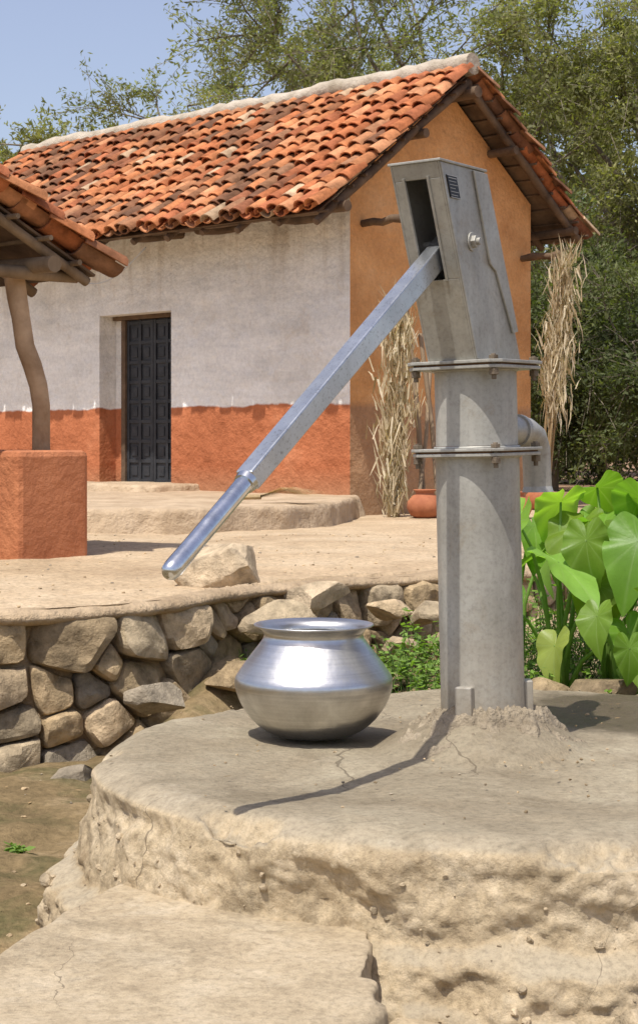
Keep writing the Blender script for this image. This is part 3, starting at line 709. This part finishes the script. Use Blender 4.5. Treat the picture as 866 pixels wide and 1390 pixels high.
# ---------------------------------------------------------------- left hut (verandah)
hut=empty('verandah_hut',(-1.4,4.3,.1))
E0=Vector((-1.055,4.70,0))
def K(L,t,z): return E0+f_*L+g_*t+Vector((0,0,z))
def kp(o): return wpar(hut,o)
s2_=.50; zE=1.50
dK=(g_-UP*s2_).normalized(); nK=(UP+g_*s2_).normalized(); up_len=3.0
top_=K(0,0,zE)-dK*up_len
tm=MB(); tiles(tm,top_,f_,dK,nK,4.2,up_len,.135,.19); kp(tm.obj('roof_tiles',tile_m,None,True,40,recalc=False))
mb=MB(); mb.box(top_+f_*2.13+dK*(up_len/2-.03)-nK*.006,(2.08,up_len/2-.03,.006),[f_,dK,nK]); kp(mb.obj('roof_light_block',dark_wood))  # same added sheet, keeps light from passing between the hut tiles
mb=MB()
for L_ in (.06,.55,1.1,1.6,2.2,2.8,3.4): pole(top_+f_*L_-nK*.055,top_+f_*L_+dK*(up_len-.06+R.uniform(-.05,.1))-nK*.05,.030)
for s in np.arange(.15,up_len,.22): pole(top_+dK*s-nK*.022-f_*R.uniform(0,.05),top_+dK*s-nK*.022+f_*4.1,.013,8)
pole(K(.17,-1.9,1.55),K(.14,-.10,1.505),.033); pole(K(-.05,-.38,1.56),K(4,-.38,1.56),.04)
kp(mb.obj('rafters_and_beams',wood,None,True,50))
mb=MB(); pb=K(.16,-.31,.60)
pts=[pb,pb+Vector((0,0,.12)),pb+Vector((.0,0,.26)),pb+Vector((-.015,0,.36)),pb+Vector((-.045,0,.46)),pb+Vector((-.08,0,.56)),pb+Vector((-.10,0,.70)),pb+Vector((-.12,.0,.80)),pb+Vector((-.14,.0,.95))]
mb.tube(pts,[.046,.045,.043,.045,.047,.047,.046,.05,.052],18,jit=.1)
kp(mb.obj('post',post_wood,None,True,60))
mb=MB()
mb.box(K(.72,-.41,.28),(.80,.215,.36),[f_,g_,UP])
o=kp(mb.obj('parapet_block',orange_m,bevel=.03))
mb=MB(); mb.box(K(2,-2.2,1.0),(2.,.15,1.3),[f_,g_,UP]); kp(mb.obj('back_wall',wall_m,bevel=.03))

# ---------------------------------------------------------------- foliage helpers
def leafmesh(name,C,A_,B_,cols,mat,parent=None):
    v=np.stack([C-A_,C+B_,C+A_,C-B_],1).reshape(-1,3); f=np.arange(len(v)).reshape(-1,4)
    return mesh_obj(name,v,f,mat,parent,False,np.repeat(cols,4,0))
def runit(r,n):
    a=r.normal(size=(n,3)); return a/np.linalg.norm(a,axis=1)[:,None]
def tree(name,base,cc,rad,ncl,nt,nl,seed,trunk_r=.14,ll=.085,lw=.024,pal=((.075,.085,.028),(.11,.115,.04)),twl=(.5,1.1),droop=.15,spread=.07,bare=False):
    r=np.random.default_rng(seed); e=empty(name,base); base=np.array(base,float); cc=np.array(cc,float); rad=np.array(rad,float)
    mbk=MB()
    def tb(pts,rd,seg): mbk.tube([tuple(np.array(p)-base) for p in pts],rd,seg,caps=False)
    prim=[]
    top=np.array([cc[0]*.8+base[0]*.2,cc[1],cc[2]-rad[2]*.35]); mpt=(base+top)/2+r.normal(size=3)*[.25,.25,0]
    tr=[base+(0,0,-.2),base*.5+mpt*.5,mpt,mpt*.45+top*.55,top]; tb(tr,[trunk_r*1.3,trunk_r*1.05,trunk_r*.9,trunk_r*.75,trunk_r*.55],9)
    prim+= [t for t in tr[2:]]
    for k in range(9):
        dr=runit(r,1)[0]; dr[2]=abs(dr[2])*.9-.15; tgt=cc+dr*rad*.72; st=np.array(tr[2])*(1-k/9)+top*(k/9)
        md=(st+tgt)/2+np.array([0,0,.35])+r.normal(size=3)*.3
        P=[(1-t)**2*st+2*t*(1-t)*md+t*t*tgt+r.normal(size=3)*.05*(0<t<1) for t in np.linspace(0,1,8)]
        tb(P,list(np.linspace(trunk_r*.42,trunk_r*.1,8)),6); prim+=P[2:]
    prim=np.array(prim); C=[];A_=[];B_=[];Co=[]
    for k in range(ncl):
        u=runit(r,1)[0]; q=r.uniform(.25,1)**.55; cp=cc+u*rad*q*(1+.22*r.normal())
        if cp[2]<base[2]+.2: cp[2]=base[2]+.2+r.random()*.5
        dd=np.linalg.norm(prim-cp,axis=1); st=prim[dd.argmin()]
        md=(st+cp)/2+r.normal(size=3)*.12; P=[(1-t)**2*st+2*t*(1-t)*md+t*t*cp for t in np.linspace(0,1,5)]
        tb(P,list(np.linspace(trunk_r*.13+.006,.006,5)),4)
        sh=r.uniform(.7,1.25); mixc=r.random()
        out=(cp-cc)/rad; out/=np.linalg.norm(out)+1e-6
        for j in range(nt):
            s=P[2]*(1-j/nt)+cp*(j/nt); d=runit(r,1)[0]*.8+out*.7+np.array([0,0,.1]); d/=np.linalg.norm(d); ln=r.uniform(*twl)
            p1=s+d*ln*.5; p2=s+d*ln-np.array([0,0,droop*ln])
            tb([s,p1,p2],[.007,.005,.003],3)
            if bare and r.random()<.15: continue
            t=r.random(nl)**.8; pos=np.where(t[:,None]<.5,s+(p1-s)*t[:,None]*2,p1+(p2-p1)*(t[:,None]-.5)*2)+r.normal(size=(nl,3))*spread
            a=runit(r,nl)+d*.8; a/=np.linalg.norm(a,axis=1)[:,None]; b=np.cross(a,runit(r,nl)); b/=np.linalg.norm(b,axis=1)[:,None]+1e-9
            sz=r.uniform(.6,1.3,size=(nl,1)); C.append(pos); A_.append(a*ll*.5*sz); B_.append(b*lw*.5*sz)
            m=np.clip(mixc+.3*r.normal(size=(nl,1)),0,1); Co.append((np.array(pal[0])*(1-m)+np.array(pal[1])*m)*sh*r.uniform(.75,1.25,size=(nl,1)))
    C=np.concatenate(C)-base; leafmesh('foliage',C,np.concatenate(A_),np.concatenate(B_),np.concatenate(Co),leaf_m,e)
    mbk.obj('trunk_and_branches',bark,e,True,60,recalc=False)
OL=((.17,.185,.075),(.28,.27,.12)); DK=((.09,.115,.045),(.16,.175,.07)); LT=((.20,.205,.085),(.32,.305,.135))
tree('acacia_tree',(2.6,20,0),(1.6,20.5,6.3),(3.5,2.4,2.3),80,11,48,1,.13,pal=OL,droop=.1,bare=True,ll=.095,lw=.028)
tree('acacia_tree.001',(5.2,19,0),(4.7,19.5,4.9),(2.7,2.4,2.8),95,12,60,2,.15,pal=LT,droop=.3,ll=.095,lw=.03)
tree('acacia_tree.002',(-1.0,27,0),(-.6,27,6.5),(3.2,2.5,1.7),60,10,46,3,.12,pal=OL,droop=.05,bare=True,ll=.11,lw=.034)
tree('acacia_tree.003',(3.6,26,0),(3.4,27,4.9),(3.6,2.5,3.2),90,12,56,4,.14,pal=OL,ll=.12,lw=.04)
tree('acacia_tree.004',(-6.2,36,0),(-6.4,37,7.0),(3.0,3,1.5),55,10,46,5,.16,pal=LT,ll=.15,lw=.05,twl=(.6,1.4))
tree('acacia_tree.005',(-8.9,38,0),(-9.2,39,6.2),(2.6,3,1.6),50,11,52,15,.16,pal=LT,ll=.15,lw=.05,twl=(.6,1.3))
tree('thorn_bush',(4.1,15.0,0),(4.2,15.2,1.7),(1.4,1.1,1.6),50,12,60,6,.05,pal=DK,twl=(.3,.7),ll=.07,lw=.026)
tree('thorn_bush.001',(2.9,17,0),(3.0,17,1.8),(1.2,1.0,1.7),45,12,60,7,.05,pal=DK,twl=(.3,.7),ll=.07,lw=.026)
tree('thorn_bush.002',(6.4,16,0),(6.2,16.5,2.2),(2.0,1.4,2.1),60,12,60,8,.07,pal=DK,twl=(.3,.8),ll=.08,lw=.03)
tree('thorn_bush.003',(4.2,21,0),(4.6,21,1.9),(2.8,1.2,2.0),60,12,60,9,.07,pal=DK,twl=(.4,.9),ll=.09,lw=.035)
r=np.random.default_rng(77); C=[];Co=[]
for k in range(420):
    x=r.uniform(-60,60); y=48+r.uniform(0,18)+abs(x)*-.1; zc=r.uniform(.3,5.0)*(.7+.5*vn(np.array([x,0,0]),.15,3)); n=170
    p=np.array([x,y,zc])+r.normal(size=(n,3))*[1.1,1,.75]; p[:,2]=np.abs(p[:,2]); C.append(p); Co.append(np.array([.14,.15,.075])*r.uniform(.6,1.3)*r.uniform(.7,1.3,size=(n,1)))
C=np.concatenate(C); n=len(C); a=runit(r,n); b=np.cross(a,runit(r,n)); b/=np.linalg.norm(b,axis=1)[:,None]
leafmesh('distant_trees',C,a*.16,b*.09,np.concatenate(Co),leaf_m)

# ---------------------------------------------------------------- dry palm bundles
def bundle(name,base,h,wid,seed,lean=(0,0),stem=0):
    r=random.Random(seed); mb=MB()
    e=empty(name,base); axis=Vector((lean[0],lean[1],1))
    for k in range(5):
        o=Vector((r.uniform(-.04,.04),r.uniform(-.03,.03),0)); mb.tube([o,o*1.5+axis*h*.5,o*2.2+axis*h*.95],[.014,.011,.005],6,(.36,.25,.13))
    for k in range(900):
        t=r.uniform(stem,1.0); c=axis*h*t; w=wid*(.55+.6*math.sin(min(1,t)*2.6)); 
        o=Vector((r.gauss(0,w*.35),r.gauss(0,w*.22),0)); ln=r.uniform(.10,.28)
        d=Vector((r.uniform(-.35,.35),r.uniform(-.3,.3),r.choice([-1,1,1])*r.uniform(.7,1))).normalized(); p0=c+o; p1=p0+d*ln*.5; p2=p1+(d+Vector((r.uniform(-.3,.3),r.uniform(-.2,.2),-.25))).normalized()*ln*.5
        if p2.z<0: p2.z=.01
        wv=Vector((r.uniform(-1,1),r.uniform(-1,1),r.uniform(-.3,.3))).normalized()*r.uniform(.005,.011); cc=r.choice([(.52,.42,.28),(.60,.50,.35),(.41,.31,.19),(.66,.57,.42)])
        mb.add([p0-wv,p0+wv,p1+wv*.8,p1-wv*.8,p2],[(0,1,2,3),(3,2,4)],cc)
    mb.obj('fronds',straw_m,e,False,recalc=False)
bundle('dry_palm_fronds',(.60,9.75,.07),1.72,.19,5,(.03,.0))
bundle('dry_palm_fronds.001',(2.05,11.5,.07),2.3,.17,6,(.085,0),.38)
mb=MB(); 
for (a,b,r_) in [((.86,9.85,.05),(.72,10.35,1.9),.022),((.78,9.7,.05),(.95,10.5,1.4),.018),((.98,9.9,.05),(.86,10.5,1.6),.02)]: 
    mb.tube([a,tuple((Vector(a)+Vector(b))/2+Vector((.02,0,0))),b],r_,8)
mb.obj('leaning_poles',wood,None,True,60)
def claypot(name,x,y,s):
    e=empty(name,(x,y,G(x,y)-.01)); mb=MB(); p=[(0,0),(.05,.0),(.10,.03),(.125,.08),(.12,.125),(.085,.165),(.065,.175),(.064,.19),(.082,.205),(.078,.208),(.056,.19),(.056,.17),(.08,.15)]
    mb.lathe([(a*s,b*s) for a,b in p],36); mb.obj('pot_body',clay_m,e,True)
claypot('clay_pot',.84,9.55,1.15); claypot('clay_pot.001',1.60,9.9,1.1); claypot('clay_pot.002',1.95,11.0,1.1)
r=random.Random(3); mb=MB(); e=empty('straw_broom',(-.33,8.55,.25))
for k in range(160):
    a=r.gauss(0,.22); ln=r.uniform(.35,.55); p0=Vector((-.12,0,.015+r.random()*.02)); p1=Vector((-.12+ln*.5,math.sin(a)*ln*.35,.05+r.random()*.05)); p2=Vector((-.12+ln,math.sin(a)*ln*.9,.02+r.random()*.05))
    w=Vector((0,.003,0)); mb.add([p0-w,p0+w,p1+w,p1-w,p2],[(0,1,2,3),(3,2,4)],r.choice([(.5,.38,.2),(.62,.5,.3)]))
mb.tube([(-.3,.0,.02),(-.1,0,.025)],.018,8,(.45,.33,.18)); o=mb.obj('bristles',straw_m,e,recalc=False); e.rotation_euler=(0,0,-.25); 

# ---------------------------------------------------------------- taro plants
phi=np.radians([0,6,15,32,55,80,105,128,145,160,172,180]); rph=np.array([1.,.90,.76,.62,.53,.475,.47,.49,.50,.45,.30,.10])
veins=[0,32,62,95,130,155]
def taroleaf(mb,att,L,yaw,pitch,roll,seed,col):
    r=random.Random(seed); n=120; rings=[0,.1,.22,.36,.5,.64,.78,.9,1.]; V=[];C=[]
    cup=r.uniform(.10,.34); wav=r.uniform(.012,.035); ph=r.random()*6; tw=r.uniform(-.35,.35); bend=r.uniform(.3,.6)
    for ri in rings:
        for k in range(n):
            a=-math.pi+2*math.pi*k/n; rr=float(np.interp(abs(a),phi,rph))*ri
            x=rr*math.cos(a); y=rr*math.sin(a); yy=math.sqrt(y*y+.0025)-.05; z=cup*yy*1.1-bend*max(x,0)**2*.8+wav*math.sin(a*9+ph)*ri**3+.045*math.sin(a*4+ph)*ri**2 - .25*max(-x,0)**2+tw*x*y
            ad=abs(math.degrees(a)); dv=min(abs(ad-q)/(1.0 if q else .7) for q in veins); vn_=max(0,1-dv/3.1)
            z-=.004*vn_*ri
            kk=.38*(1-.6*ri); C.append(tuple(col[i]*(1-vn_*kk)+(.42,.54,.22)[i]*vn_*kk for i in range(3)))
            V.append(Vector((x,y,z))*L)
    Mx=Matrix.Translation(att)@Matrix.Rotation(yaw,4,'Z')@Matrix.Rotation(pitch,4,'Y')@Matrix.Rotation(roll,4,'X')
    V=[Mx@v for v in V]; m=len(rings)
    mb.add(V,[(i*n+k,i*n+(k+1)%n,(i+1)*n+(k+1)%n,(i+1)*n+k) for i in range(m-1) for k in range(n)],C)
def taro(name,base,leaves,seed):
    r=random.Random(seed); e=empty(name,base); mb=MB(); ms=MB(); 
    for i,(dx,dy,z,L,yaw,pitch) in enumerate(leaves):
        z*=.84; L*=.70
        att=Vector((dx,dy,z)); col=tuple(q*r.uniform(.85,1.15) for q in r.choice([(.19,.33,.04),(.25,.40,.06),(.15,.27,.03),(.32,.44,.085)]))
        taroleaf(mb,att,L,math.radians(yaw+r.uniform(-20,20)),math.radians(pitch+r.uniform(-14,14)),r.uniform(-.6,.6),seed*50+i,col)
        b=Vector((r.uniform(-.03,.03),r.uniform(-.03,.03),-.02)); m=Vector((dx*.35,dy*.35,z*.6))
        ms.tube([b,(b+m)/2+Vector((0,0,.02)),m,(m+att)/2+Vector((0,0,z*.06)),att],[.010,.008,.0065,.005,.0035],10,(.24,.37,.08))
    mb.obj('leaves',taro_m,e,True,recalc=False); ms.obj('stems',taro_m,e,True,recalc=False)
taro('taro_plant',(.72,1.25,-.11),[(-.13,-.05,.66,.26,215,62),(-.02,-.12,.52,.28,-60,40),(.10,-.10,.44,.25,-100,62),(.14,.05,.64,.28,-20,25),(-.15,-.1,.36,.22,-120,65),(.02,.1,.72,.24,120,30),(.18,-.16,.28,.20,-70,60),(-.08,.12,.50,.22,160,40),(-.04,-.2,.24,.19,-95,70),(.06,-.14,.60,.22,-80,75)],1)
taro('taro_plant.001',(1.02,1.15,-.11),[(-.10,-.1,.60,.29,-140,45),(.0,-.14,.44,.25,-90,65),(.12,-.05,.66,.28,-40,35),(-.05,.12,.74,.25,100,20),(.16,.0,.40,.24,-30,60),(-.16,.0,.40,.22,-160,60),(.03,-.2,.27,.20,-80,70),(-.12,-.2,.20,.18,-110,65),(.12,-.2,.22,.18,-60,60),(.06,-.16,.56,.23,-110,75)],2)
taro('taro_plant.002',(1.30,1.5,-.08),[(-.15,-.1,.68,.28,-150,45),(-.02,-.14,.52,.28,-100,60),(.12,-.05,.74,.28,-40,35),(-.2,-.2,.36,.24,-120,60)],3)
taro('taro_plant.003',(.62,1.6,-.12),[(-.06,-.1,.50,.22,-120,60),(.05,-.14,.64,.24,-70,45),(.12,.05,.55,.22,0,35),(-.1,.05,.38,.2,-150,50)],4)
taro('taro_plant.004',(.92,1.9,-.1),[(-.06,-.1,.60,.24,-120,60),(.1,-.14,.70,.24,-70,45),(.15,.05,.52,.22,0,35),(-.12,.0,.5,.24,-150,50)],5)
taro('taro_plant.005',(.86,.98,-.06),[(-.08,-.06,.30,.17,-120,60),(.06,-.08,.34,.18,-60,50),(.0,-.12,.2,.15,-90,65)],6)
taro('taro_plant.006',(.88,1.35,-.1),[(-.1,-.06,.62,.27,-150,50),(.03,-.12,.56,.26,-85,65),(.1,-.02,.68,.27,-30,40),(-.02,.05,.76,.25,60,25),(-.05,-.16,.38,.22,-100,70),(.14,-.1,.46,.22,-50,60)],7)
taro('taro_plant.007',(1.15,1.05,-.08),[(-.1,-.06,.44,.24,-140,60),(.03,-.12,.50,.26,-95,60),(.1,-.02,.56,.25,-40,40),(-.05,-.16,.3,.2,-100,70),(-.14,-.1,.56,.22,-120,50)],8)
def weeds(name,spots,seed,hmax=.16,nper=26):
    r=np.random.default_rng(seed); C=[];A_=[];B_=[];Co=[]; e=empty(name,(spots[0][0],spots[0][1],G(*spots[0][:2]))); off=np.array(e.location)
    mb=MB()
    for (x,y,s) in spots:
        zb_=G(x,y)
        for k in range(int(nper*s*1.5)):
            d=np.array([r.normal()*.5,r.normal()*.5,1.]); d/=np.linalg.norm(d); h=r.uniform(.4,1)*hmax*s; tip=np.array([x,y,zb_])+np.array([r.normal()*.04*s,r.normal()*.04*s,0]); end=tip+d*h
            mb.tube([tip-off,end-off],[.0018,.001],3,(.12,.20,.05),caps=False)
            n=9; t=r.uniform(.3,1.05,n); p=tip+(end-tip)*t[:,None]; a=runit(r,n); a[:,2]*=.5; b=np.cross(a,np.array([0,0,1.])+.5*runit(r,n)); b/=np.linalg.norm(b,axis=1)[:,None]+1e-9
            sz=r.uniform(.6,1.3,(n,1)); C.append(p+a*.014*sz); A_.append(a*.017*sz); B_.append(b*.008*sz); Co.append(np.array([.19,.30,.06])*r.uniform(.6,1.3,(n,1)))
    leafmesh('leaves',np.concatenate(C)-off,np.concatenate(A_),np.concatenate(B_),np.concatenate(Co),weed_m,e); mb.obj('stems',weed_m,e,recalc=False)
weeds('weed_plant',[(.30,2.0,1.4),(.38,1.75,1.4),(.42,2.2,1.6),(.47,1.6,1.2),(.16,1.7,.9),(.24,2.35,1.2)],1,.16,14)
weeds('weed_plant.001',[(-.20,2.22,1.0),(-.16,2.20,.7)],2,.14)
weeds('weed_plant.002',[(.62,1.05,1.2),(.9,.98,1.1),(1.15,1.0,1.3),(.75,1.45,1.6),(1.2,1.3,1.5),(.55,1.35,1.5),(1.0,1.6,2.0),(.8,1.9,2.0)],3)
weeds('weed_plant.003',[(-.9,-.0,.4),(-.78,.5,.35)],4,.08,12)
r=np.random.default_rng(9); n=900; C=np.stack([r.uniform(-2,1.5,n),r.uniform(-1.4,6.5,n),np.zeros(n)],-1); C[:,2]=gz(C[:,0],C[:,1])+.004
inside=((C[:,0]-.45)**2+(C[:,1]+.08)**2)<.86; C[inside,2]=.016
keep=~(((C[:,0]-.45)**2+(C[:,1]+.08)**2<1.02)&~inside)&~(inside&(r.random(n)<.6)); C=C[keep]; n=len(C)
a=runit(r,n); a[:,2]*=.12; b=np.cross(a,[0,0,1.]); s=r.uniform(.006,.016,(n,1)); leafmesh('leaf_litter',C,a*s,b*s*.3,np.array([.30,.2,.1])*r.uniform(.5,1.5,(n,1)),straw_m)

# ---------------------------------------------------------------- light, sky, camera
trav=Vector((.25,.40,-1)).normalized()
sl=bpy.data.lights.new('sun','SUN'); sl.energy=5.0; sl.angle=math.radians(.5); sl.color=(1,.96,.89)
so=bpy.data.objects.new('sun',sl); scene.collection.objects.link(so); so.rotation_euler=trav.to_track_quat('-Z','Y').to_euler(); so.location=(-5,-8,20)
w=bpy.data.worlds.new('World'); scene.world=w; w.use_nodes=True; nt=w.node_tree
sky=nt.nodes.new('ShaderNodeTexSky'); sky.sky_type='NISHITA'; sky.sun_disc=False
sky.sun_elevation=math.asin(-trav.z); sky.sun_rotation=math.atan2(-trav.x,-trav.y)%(2*math.pi); sky.air_density=1.0; sky.dust_density=2.2; sky.ozone_density=2.
haze=nt.nodes.new('ShaderNodeMix'); haze.data_type='RGBA'; haze.blend_type='ADD'; haze.inputs[0].default_value=1.; haze.inputs[7].default_value=(.95,.66,.66,1)
nt.links.new(sky.outputs[0],haze.inputs[6])
bg=nt.nodes['Background']; bg.inputs[1].default_value=.15; nt.links.new(haze.outputs[2],bg.inputs[0])
cam=bpy.data.cameras.new('camera'); co=bpy.data.objects.new('camera',cam); scene.collection.objects.link(co)
co.location=(0,-3.8,.68); co.rotation_euler=(math.radians(90),0,0); cam.lens=59.05; cam.sensor_width=36; cam.shift_y=-95/1390; cam.clip_end=2000; cam.clip_start=.05
cam.dof.use_dof=True; cam.dof.focus_distance=4.2; cam.dof.aperture_fstop=32
scene.camera=co
scene.view_settings.view_transform='Standard'; scene.view_settings.look='None'; scene.view_settings.exposure=0
